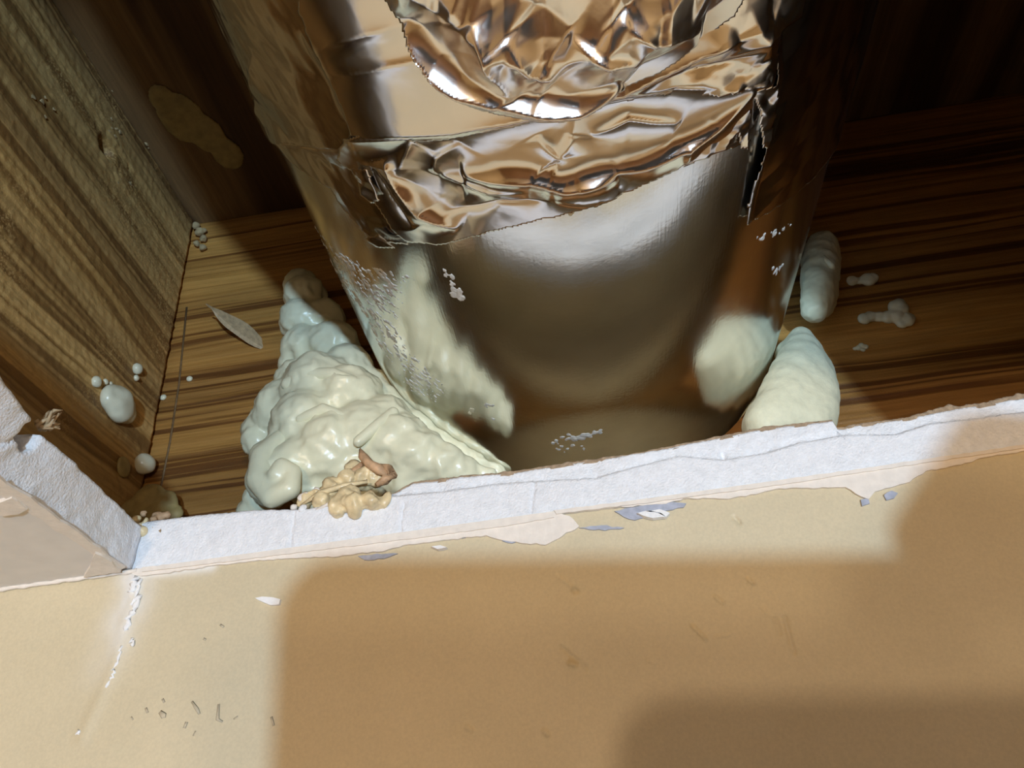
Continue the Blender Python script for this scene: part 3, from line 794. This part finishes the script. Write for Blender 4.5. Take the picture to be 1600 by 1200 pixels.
left_blobs = [(478, 462, .228, 34), (472, 500, .226, 36), (505, 500, .228, 34), (478, 545, .226, 38), (520, 540, .224, 40), (470, 445, .232, 26),
              (455, 570, .228, 20), (540, 580, .220, 42), (470, 600, .222, 40), (500, 610, .214, 60), (545, 625, .212, 55), (440, 640, .220, 45), (410, 670, .224, 32),
              (480, 670, .210, 60), (405, 690, .222, 26), (430, 720, .208, 40), (428, 748, .206, 42), (470, 730, .208, 50), (520, 700, .208, 60), (570, 680, .208, 55), (600, 660, .210, 45),
              (620, 690, .208, 52), (650, 710, .208, 45), (690, 728, .210, 36), (730, 740, .212, 26), (765, 742, .214, 16), (560, 740, .212, 50), (500, 770, .214, 40), (405, 780, .222, 26), (640, 745, .212, 40), (395, 800, .224, 24)]
V, Fc = foam_mesh(left_blobs, 0.0011, [(0.0016, 75, 'n'), (0.0007, 130, 'r')], 71, 18, touch=[(603, 590, 34), (620, 615, 38), (640, 638, 42), (668, 660, 42), (698, 682, 40), (728, 700, 36), (756, 714, 28), (785, 728, 18), (590, 600, 40), (610, 640, 46), (640, 670, 48), (680, 700, 44), (720, 722, 32)])
foam_l = empty('spray_foam', (*on_y(500, 640, RIM_Y)[:2], CEIL_TOP)); tag(foam_l, 'big lumpy cream spray foam mass left of the duct', 'foam', 'spray foam round the duct')
mesh_obj('foam_body', V, Fc, M['foam'], foam_l)
# a curled worm of foam lying over the front of the mass
def worm(pts, nm='foam_curl'):
    P = [on_y(a, b_, FY(y)) for a, b_, y, r in pts]; R = [px_size(p) * q[3] for p, q in zip(P, pts)]
    parts = []
    for i in range(len(P) - 1):
        n = 5
        for j in range(n):
            t = j / n; parts.append(sph(P[i] * (1 - t) + P[i + 1] * t, R[i] * (1 - t) + R[i + 1] * t, sub=2))
    V, N, Fc = remeshed(parts, 0.0008, 6)
    return mesh_obj(nm, V, Fc, M['foam'], foam_l)
worm([(440, 690, .204, 20), (412, 715, .201, 22), (406, 750, .199, 22), (425, 776, .198, 20), (452, 764, .197, 18), (458, 738, .197, 14), (440, 728, .196, 14), (430, 745, .196, 16)])
worm([(450, 600, .206, 12), (480, 585, .204, 12), (520, 585, .203, 12), (560, 600, .204, 11)], 'foam_curl')
worm([(470, 655, .200, 10), (505, 640, .199, 11), (545, 655, .200, 10), (570, 680, .201, 10)], 'foam_curl')
worm([(560, 690, .198, 10), (590, 665, .199, 11), (620, 640, .202, 10)], 'foam_curl')

rb = [(1285, 385, .236, 26), (1280, 410, .234, 28), (1280, 440, .231, 27), (1276, 465, .230, 26), (1273, 485, .230, 22), (1298, 420, .238, 16), (1298, 450, .238, 14), (1290, 475, .238, 18)]
rb = dense(rb); V, Fc = foam_mesh(rb, 0.0008, [(0.0010, 110, 'n'), (0.0004, 300, 'n')], 73, 34)
foam_r = empty('spray_foam', (*on_y(1280, 430, RIM_Y)[:2], on_y(1280, 510, RIM_Y)[2])); tag(foam_r, 'small upright glossy foam blob at the right edge of the duct', 'foam', 'spray foam round the duct')
mesh_obj('foam_body', V, Fc, M['foam'], foam_r)
P = [on_y(a, b_, FY(y)) for a, b_, y in ((1284, 398, .228), (1292, 408, .227), (1300, 416, .227), (1304, 420, .228))]
V, Fc = tube_arrays(P, [0.0008, 0.0013, 0.0014, 0.0008], 10); mesh_obj('foam_drip', V, Fc, M['foam'], foam_r)
rb = [(1250, 570, .226, 40), (1268, 600, .224, 42), (1270, 640, .222, 42), (1235, 610, .220, 45), (1215, 645, .216, 42), (1195, 665, .214, 36), (1250, 660, .220, 50), (1255, 545, .230, 24), (1250, 528, .230, 22), (1285, 570, .236, 18), (1290, 620, .234, 18)]
rb = dense(rb); V, Fc = foam_mesh(rb, 0.0010, [(0.0012, 70, 'n'), (0.0003, 260, 'n')], 74, 55, touch=[(1218, 545, 26), (1205, 580, 34), (1190, 610, 36), (1172, 640, 34), (1158, 662, 26)], sx=0.6, sy=0.35)
foam_r2 = tag(mesh_obj('spray_foam', V, Fc, M['foam_pale']), 'smooth pale foam wedge right of the duct above the cut edge', 'foam', 'spray foam round the duct')

# drops and dabs of foam
def drop(name, c, r, nrm, label, group, mat, flat=0.75, seed=0, lumps=None):
    nrm = np.asarray(nrm, float); parts = []
    for (dx, dz, k) in (lumps or [(0, 0, 1)]):
        e1 = np.array([1, 0, 0]) if abs(nrm[1]) > 0.5 else np.array([0, 1, 0]); e2 = np.array([0, 0, 1])
        rr = r * k; rad = np.array([rr, rr, rr]); rad[np.argmax(np.abs(nrm))] *= flat
        parts.append(sph(np.asarray(c) + e1 * dx * r + e2 * dz * r + nrm * rad[np.argmax(np.abs(nrm))] * 0.55, rad, sub=3))
    if len(parts) > 1: V, N, Fc = remeshed(parts, r * 0.12, 5)
    else: V, Fc = parts[0]; V = V.copy(); N = (V - V.mean(0)) / r
    V = V + N * (0.10 * r * fbm(V / r * 1.3 + seed, 2, seed + 5))[:, None]
    return tag(mesh_obj(name, V, Fc, mat), label, 'foam', group)
JN = (1, 0, 0); RN = (0, -1, 0)
for i, (px, py, r, lab) in enumerate([(190, 635, 33, 'large round foam bead stuck on the joist'), (147, 597, 9, 'small foam bead up left of the large bead on the joist'),
                                      (211, 577, 9, 'small foam bead up right of the large bead on the joist'), (211, 591, 5, 'tiny foam speck under the small bead on the joist'),
                                      (163, 597, 5, 'tiny foam speck just right of the left small bead'), (171, 600, 4, 'tiniest foam speck between the beads on the joist'), (180, 606, 4, 'tiny foam speck touching the top of the large bead')]):
    p = on_x(px - (11 if i == 0 else 0), py, JOIST_X); drop('foam_bead', p, px_size(p) * r, JN, lab, 'foam beads on the joist', M['foam_bead'], 0.6 if i == 0 else 0.8, i, [(-0.62, 0.05, 0.72), (-0.1, 0, 0.95), (0.4, 0.08, 0.78)] if i == 0 else None)
for i, (px, py, r, lab) in enumerate([(297, 593, 5, 'small foam speck on the back board left of the foam mass'), (256, 622, 5, 'small foam speck beside the gap at the joist end')]):
    p = on_y(px, py, RIM_Y); drop('foam_speck', p, px_size(p) * r, RN, lab, 'foam specks on the back board', M['foam_bead'], 0.7, 20 + i)
p = on_x(218, 726, JOIST_X); drop('foam_bead', p, px_size(p) * 17, JN, 'pale round foam bead low in the joist corner', 'foam beads on the joist', M['foam_bead'], 0.9, 31)
p = on_x(190, 730, JOIST_X); drop('foam_smear', p, px_size(p) * 17, JN, 'dull brown foam dab left of the pale corner bead', 'brown foam dabs', M['foam_tan'], 0.35, 32)
p = on_y(236, 790, RIM_Y - 0.012); drop('foam_smear', p, px_size(p) * 30, RN, 'flat tan foam patch low in the joist corner', 'brown foam dabs', M['foam_tan'], 0.5, 33, [(-1.0, -0.3, 0.7), (0, 0.25, 0.9), (0.8, -0.1, 0.75), (1.4, -0.7, 0.5), (-0.6, -0.9, 0.8), (0.5, -0.9, 0.9)])
p = on_y(1350, 440, RIM_Y); drop('foam_smear', p, px_size(p) * 12, RN, 'small foam dab on the dark board beside the upright blob', 'foam dabs on the right', M['foam_bead'], 0.6, 34, [(-1.5, 0.2, 0.75), (-0.6, 0.1, 0.6), (0.4, 0, 1.0), (1.1, 0.2, 0.8)])
p = on_y(1392, 495, RIM_Y); drop('foam_smear', p, px_size(p) * 14, RN, 'large lumpy foam dab on the dark board at the right', 'foam dabs on the right', M['foam_bead'], 0.6, 35, [(-3.0, 0.1, 0.7), (-2.2, 0.3, 0.7), (-1.3, 0, 0.7), (-0.5, -0.2, 0.8), (0.4, -0.2, 1.0), (1.0, 0.8, 1.1), (1.3, 1.3, 0.8), (1.3, -0.9, 0.9), (1.8, -0.6, 0.6), (0.7, -1.2, 0.7)])
p = on_y(1345, 544, RIM_Y); drop('foam_speck', p, px_size(p) * 7, RN, 'tiny star-shaped foam speck under the lumpy dab', 'foam dabs on the right', M['foam_bead'], 0.6, 36, [(-1.4, 0, 0.5), (-0.5, 0, 0.7), (0.3, 0.4, 0.8), (1.0, 0, 0.7), (0.2, -0.6, 0.6)])

# ------------------------------------------------------------------ scraps
a = on_y(410, 541, RIM_Y); tip = on_y(322, 474, RIM_Y - 0.020)
def splinter():
    n = 10; V = []; 
    ax = tip - a; L = np.linalg.norm(ax); ax /= L
    w = np.cross(ax, [0.3, -1, 0.2]); w /= np.linalg.norm(w); t = np.cross(ax, w)
    for i in range(n + 1):
        s = i / n; wd = 0.0062 * (math.sin(math.pi * min(1, 0.12 + s * 0.95)) ** 0.8) + 0.0001
        c = a - ax * 0.001 + ax * (L + 0.001) * s + t * 0.0012 * math.sin(s * 3)
        jit = 0.0003 * math.sin(i * 5.1)
        V += [c + w * (wd + jit) + t * 0.0002, c + t * 0.0007, c - w * (wd * 0.55 - jit) + t * 0.0002, c - w * wd * 0.2 - t * 0.0003]
    Fc = []
    for i in range(n):
        for k in range(4): Fc.append([i * 4 + k, i * 4 + (k + 1) % 4, i * 4 + 4 + (k + 1) % 4, i * 4 + 4 + k])
    Fc += [[3, 2, 1, 0], [n * 4 + k for k in range(4)]]
    return np.array(V), Fc
V, Fc = splinter(); tag(mesh_obj('wood_splinter', V, Fc, M['splinter'], smooth=False), 'pointed pale wood splinter standing off the back board', 'splinter')

deb = empty('dried_foam_scrap', on_y(560, 785, WALL_Y + 0.004)); tag(deb, 'yellowish crumpled scrap of dried foam and shavings on the cut edge', 'scrap')
def lump(nm, blobs, mat, disp, seed, par=deb):
    parts = []
    for (px, py, y, r) in blobs:
        p = on_y(px, py, y); parts.append(sph(p, px_size(p) * r, sub=2))
    V, N, Fc = remeshed(parts, 0.0006, 3)
    V = V + N * (disp * fbm(V * 420, 3, seed))[:, None] + N * (disp * 0.8 * (1 - 3 * np.abs(fbm(V * 240, 2, seed + 3))))[:, None]
    return mesh_obj(nm, V, Fc, mat, par)
lump('foam_flake', [(505, 785, .192, 16), (530, 790, .189, 17), (555, 788, .188, 18), (580, 785, .188, 16), (598, 780, .189, 12), (480, 784, .194, 11), (545, 775, .190, 16)], M['amber'], 0.0010, 81)
lump('foam_flake', [(520, 762, .194, 14), (545, 752, .196, 16), (570, 748, .197, 18), (590, 745, .197, 16), (500, 772, .194, 12), (555, 738, .199, 13)], M['amber'], 0.0013, 82)
lump('foam_flake', [(495, 768, .193, 8), (475, 778, .193, 9), (515, 757, .196, 8), (460, 792, .193, 6)], M['paper'], 0.0008, 83)
def curl(pts, r, mat, nm):
    P = [on_y(*q) for q in pts]; R = [px_size(p) * r for p in P]; R[0] *= 0.4; R[-1] *= 0.5
    V, Fc = tube_arrays(P, R, 8); V = V + 0.0004 * np.stack([noise3(V * 900, 1), noise3(V * 900, 2), noise3(V * 900, 3)], -1)
    return mesh_obj(nm, V, Fc, mat, deb)
curl([(562, 702, .197), (568, 715, .194), (578, 726, .193), (592, 734, .193), (604, 742, .194)], 8, M['shaving'], 'shaving')
curl([(592, 728, .195), (606, 732, .194), (614, 742, .193), (602, 752, .192), (588, 758, .192)], 8, M['shaving'], 'shaving')
curl([(540, 745, .194), (556, 735, .195), (566, 722, .196)], 7, M['shaving'], 'shaving')
curl([(470, 790, .192), (500, 770, .191), (540, 758, .191), (575, 752, .192)], 5, M['amber'], 'shaving')
curl([(486, 800, .190), (520, 784, .189), (556, 768, .190)], 4, M['paper'], 'shaving')
lump('bright_crumb', [(472, 796, .1895, 6), (476, 792, .190, 5)], M['chalk'], 0.0003, 84)
# crumbs in the corner of the cut
deb2 = empty('corner_crumbs', on_y(222, 826, WALL_Y + 0.002)); tag(deb2, 'ochre foam crumbs wedged in the cut corner of the ceiling', 'scrap')
lump('crumb', [(215, 822, .190, 8), (222, 830, .189, 7), (228, 816, .191, 7), (214, 812, .192, 6)], M['amber'], 0.0008, 85, deb2)
lump('crumb', [(236, 812, .193, 7), (248, 806, .195, 8), (262, 804, .196, 6), (226, 802, .195, 6)], M['shaving'], 0.0008, 86, deb2)
lump('crumb', [(240, 826, .190, 4), (250, 829, .189, 4)], M['splinter'], 0.0003, 87, deb2)
# frayed paper at the broken pocket of the left edge
fz = empty('paper_fray', on_x(80, 660, CUT_X + 0.004)); tag(fz, 'frayed grey paper tuft at the broken notch in the ceiling edge', 'paper scrap')
rnd = random.Random(5)
parts = []
for i in range(26):
    a0 = on_x(66 + rnd.uniform(-10, 10), 662 + rnd.uniform(-10, 10), CUT_X + 0.003); b0 = on_x(88 + rnd.uniform(-10, 10), 656 + rnd.uniform(-16, 16), CUT_X + 0.006 + rnd.uniform(-0.003, 0.001))
    mid = (a0 + b0) / 2 + np.array([rnd.uniform(-1, 1) for _ in range(3)]) * 0.0008
    parts.append(tube_arrays([a0, mid, b0], [0.0006, 0.0005, 0.0002], 5))
V, Fc = join_arrays(parts); mesh_obj('fibre', V, Fc, M['splinter'], fz)
# flake of plaster on the wall and the crack below the corner
wall_flake = plate('plaster_flake', [(x, WALL_Y, z) for x, z in rag([tuple(on_y(px, py, WALL_Y)[[0, 2]]) for px, py in [(401, 936), (412, 934), (428, 935), (440, 938), (438, 946), (424, 947), (412, 942)]], 0.001, 0.0001, 3)], (0, -1, 0), 0.0010, M['chalk'], wall_back)
crack = []
for seg, r in (([(212, 902), (208, 915), (204, 925)], 0.0020), ([(216, 930), (210, 950), (200, 965), (196, 985)], 0.0017), ([(188, 1010), (184, 1030), (176, 1045), (176, 1056), (164, 1074)], 0.0008), ([(204, 998), (208, 1008)], 0.0010), ([(120, 1142), (123, 1146)], 0.0008), ([(218, 905), (212, 930), (204, 945)], 0.0011)):
    P = [on_y(px, py, WALL_Y - 0.0008) for px, py in seg]; Q = []
    for i in range(len(P) - 1):
        for j in range(4): Q.append(P[i] + (P[i + 1] - P[i]) * j / 4 + np.array([random.Random(i * 9 + j).uniform(-1, 1), 0, random.Random(i * 7 + j).uniform(-1, 1)]) * 0.0004)
    Q.append(P[-1]); rr = [0.62 * r * (0.35 + 0.65 * abs(math.sin(i * 1.3 + 0.6))) for i in range(len(Q))]
    crack.append(tube_arrays(Q, rr, 7))
V, Fc = join_arrays(crack); V[:, 1] = WALL_Y + (V[:, 1] - WALL_Y) * 0.6; mesh_obj('plaster_crack', V, Fc, M['chalk'], wall_back)['label'] = 'white crumbling crack below the cut corner'
# faint pencil strokes
for seg, r in (([(254, 1092), (257, 1098)], 3), ([(250, 1112), (256, 1118), (256, 1122)], 5), ([(300, 1096), (308, 1108), (312, 1116)], 3), ([(292, 1128), (288, 1138)], 4), ([(342, 1100), (340, 1124), (348, 1128)], 3),
               ([(365, 1124), (372, 1119)], 2), ([(424, 1120), (428, 1134)], 3), ([(228, 1106), (231, 1114)], 3), ([(205, 1120), (208, 1125)], 2), ([(306, 1142), (302, 1150)], 2), ([(318, 998), (322, 1000)], 3), ([(344, 976), (350, 980)], 3)):
    P = [on_y(px, py, WALL_Y - 0.00005) for px, py in seg]
    V, Fc = tube_arrays(P, [px_size(p) * r * (0.6 if i in (0, len(P) - 1) else 1) for i, p in enumerate(P)], 6)
    V[:, 1] = WALL_Y - 0.00014 + (V[:, 1] - WALL_Y) * 0.012
    mesh_obj('pencil_mark', V, Fc, M['pencil'], wall_back)
# chips lifted round the knot, crumbs in the joist corner and a stain on the subfloor
rnd = random.Random(21)
for (cx, cy, sx_, sy_, nn) in ((190, 140, 22, 14, 9), (178, 205, 14, 10, 7), (236, 215, 8, 22, 8), (60, 170, 30, 20, 5), (262, 262, 10, 18, 6), (200, 280, 14, 6, 4)):
    for i in range(nn):
        p = on_x(cx + rnd.gauss(0, sx_ * 0.6), cy + rnd.gauss(0, sy_ * 0.6), JOIST_X + 0.0006); r = px_size(p) * rnd.uniform(1.5, 4.0)
        v, f = ico(1); v = v * np.array([0.5, 1.3, 0.8]) * r + p + 0.3 * r * np.array([[rnd.uniform(-1, 1) for _ in range(3)] for _ in range(len(v))])
        mesh_obj('wood_chip', v, f, M['chip'], joist, smooth=False)
cr = empty('corner_crumbs', on_y(313, 385, RIM_Y - 0.003)); tag(cr, 'pale crumbs caught high in the gap between joist and back board', 'scrap')
for (px, py, r) in ((306, 352, 6), (312, 362, 7), (318, 372, 6), (308, 380, 5), (316, 386, 5), (320, 360, 4)):
    p = on_y(px, py, RIM_Y - 0.003); v, f = ico(2); v = p + v * px_size(p) * r; v = v + 0.0008 * np.stack([noise3(v * 500, 1), noise3(v * 500, 2), noise3(v * 500, 3)], -1)
    mesh_obj('crumb', v, f, M['chip'], cr)
p = on_z(285, 185, SUB_Z); parts = [sph(p + np.array([dx, dy, 0.0]) * 0.012, (0.012 * k_, 0.016 * k_, 0.0012), sub=2) for dx, dy, k_ in ((0, 0, 1), (0.6, 0.9, 0.8), (1.0, 2.0, 0.7), (-0.3, -0.9, 0.6))]
V, N, Fc = remeshed(parts, 0.001, 3); tag(mesh_obj('foam_smear', V, Fc, M['foam_tan']), 'dull tan foam smear on the dark subfloor near the knot', 'foam', 'brown foam dabs')
# pencil line down the back board beside the joist
P = [on_y(292, 480, RIM_Y), on_y(280, 600, RIM_Y), on_y(266, 690, RIM_Y), on_y(252, 760, RIM_Y)]
V, Fc = tube_arrays(P, [0.0005] * 4, 6); V[:, 1] = RIM_Y - 0.0002 + (V[:, 1] - RIM_Y) * 0.2; mesh_obj('pencil_line', V, Fc, M['pencil_line'], rim)

# ------------------------------------------------------------------ the phone that takes the picture, with the hand holding it (both behind the lens)
def cam_pt(r, u, f): return O + RIGHT * r + UP * u + FWD * f
def phone():
    w, h, rad = 0.161, 0.075, 0.012; V = []; Fc = []; out = []
    for (cx, cy, a0) in ((w / 2 - rad, h / 2 - rad, 0), (-w / 2 + rad, h / 2 - rad, 90), (-w / 2 + rad, -h / 2 + rad, 180), (w / 2 - rad, -h / 2 + rad, 270)):
        for k in range(9):
            a_ = math.radians(a0 + k * 11.25); out.append((cx + rad * math.cos(a_), cy + rad * math.sin(a_)))
    n = len(out)
    for f, s in ((-0.003, 0.985), (-0.004, 1.0), (-0.010, 1.0), (-0.011, 0.985)):
        for (x, y) in out: V.append(cam_pt(0.0655 + x * s, -0.0225 + y * s, f))
    for j in range(3):
        for i in range(n): Fc.append([j * n + i, j * n + (i + 1) % n, (j + 1) * n + (i + 1) % n, (j + 1) * n + i])
    Fc.append(list(range(n))); Fc.append([3 * n + i for i in range(n)][::-1])
    return np.array(V), Fc
M['phone'] = simple('dark_phone_glass', (0.05, 0.05, 0.055), 0.3, 0.05, 50, 0.02)
M['skin'] = simple('skin', (0.55, 0.36, 0.26), 0.5, 0.06, 200, 0.1, sss=0.2)
V, Fc = phone(); ph = tag(mesh_obj('smartphone', V, Fc, M['phone'], smooth=False), 'dark smartphone held sideways taking the picture', 'phone')
def hand():
    parts = []
    def chain(pts, rads):
        P = [cam_pt(*p) for p in pts]
        for i in range(len(P) - 1):
            for j in range(6):
                t = j / 6; parts.append(sph(P[i] * (1 - t) + P[i + 1] * t, rads[i] * (1 - t) + rads[i + 1] * t, sub=2))
        parts.append(sph(P[-1], rads[-1], sub=2))
    chain([(0.166, -0.010, -0.028), (0.170, -0.040, -0.032), (0.176, -0.075, -0.055), (0.19, -0.16, -0.16), (0.22, -0.28, -0.34)], [0.019, 0.022, 0.024, 0.030, 0.040])   # palm, wrist, forearm
    chain([(0.166, 0.000, -0.026), (0.166, 0.040, -0.020), (0.144, 0.040, -0.006), (0.122, 0.014, 0.008)], [0.012, 0.011, 0.010, 0.009])       # forefinger over the top edge
    chain([(0.166, -0.006, -0.024), (0.158, -0.004, 0.006), (0.128, -0.006, 0.009)], [0.010, 0.009, 0.008])
    chain([(0.166, -0.024, -0.024), (0.158, -0.024, 0.006), (0.126, -0.026, 0.009)], [0.010, 0.009, 0.008])
    chain([(0.166, -0.042, -0.024), (0.157, -0.044, 0.006), (0.130, -0.046, 0.008)], [0.009, 0.008, 0.007])
    chain([(0.160, -0.050, -0.034), (0.125, -0.036, -0.028), (0.104, -0.026, -0.024)], [0.013, 0.010, 0.009])                                   # thumb on the screen side
    chain([(0.166, 0.004, 0.008), (0.150, 0.019, 0.008), (0.132, 0.019, 0.008)], [0.010, 0.010, 0.010]); chain([(0.162, 0.030, 0.000), (0.140, 0.028, 0.002)], [0.010, 0.009])  # added filler blobs closing a light leak between finger and phone
    V, N, Fc = remeshed(parts, 0.002, 4)
    return V, Fc
V, Fc = hand(); tag(mesh_obj('hand', V, Fc, M['skin']), 'hand gripping the right end of the smartphone', 'hand')

for o in bpy.data.objects:
    if '_o' in o: del o['_o']
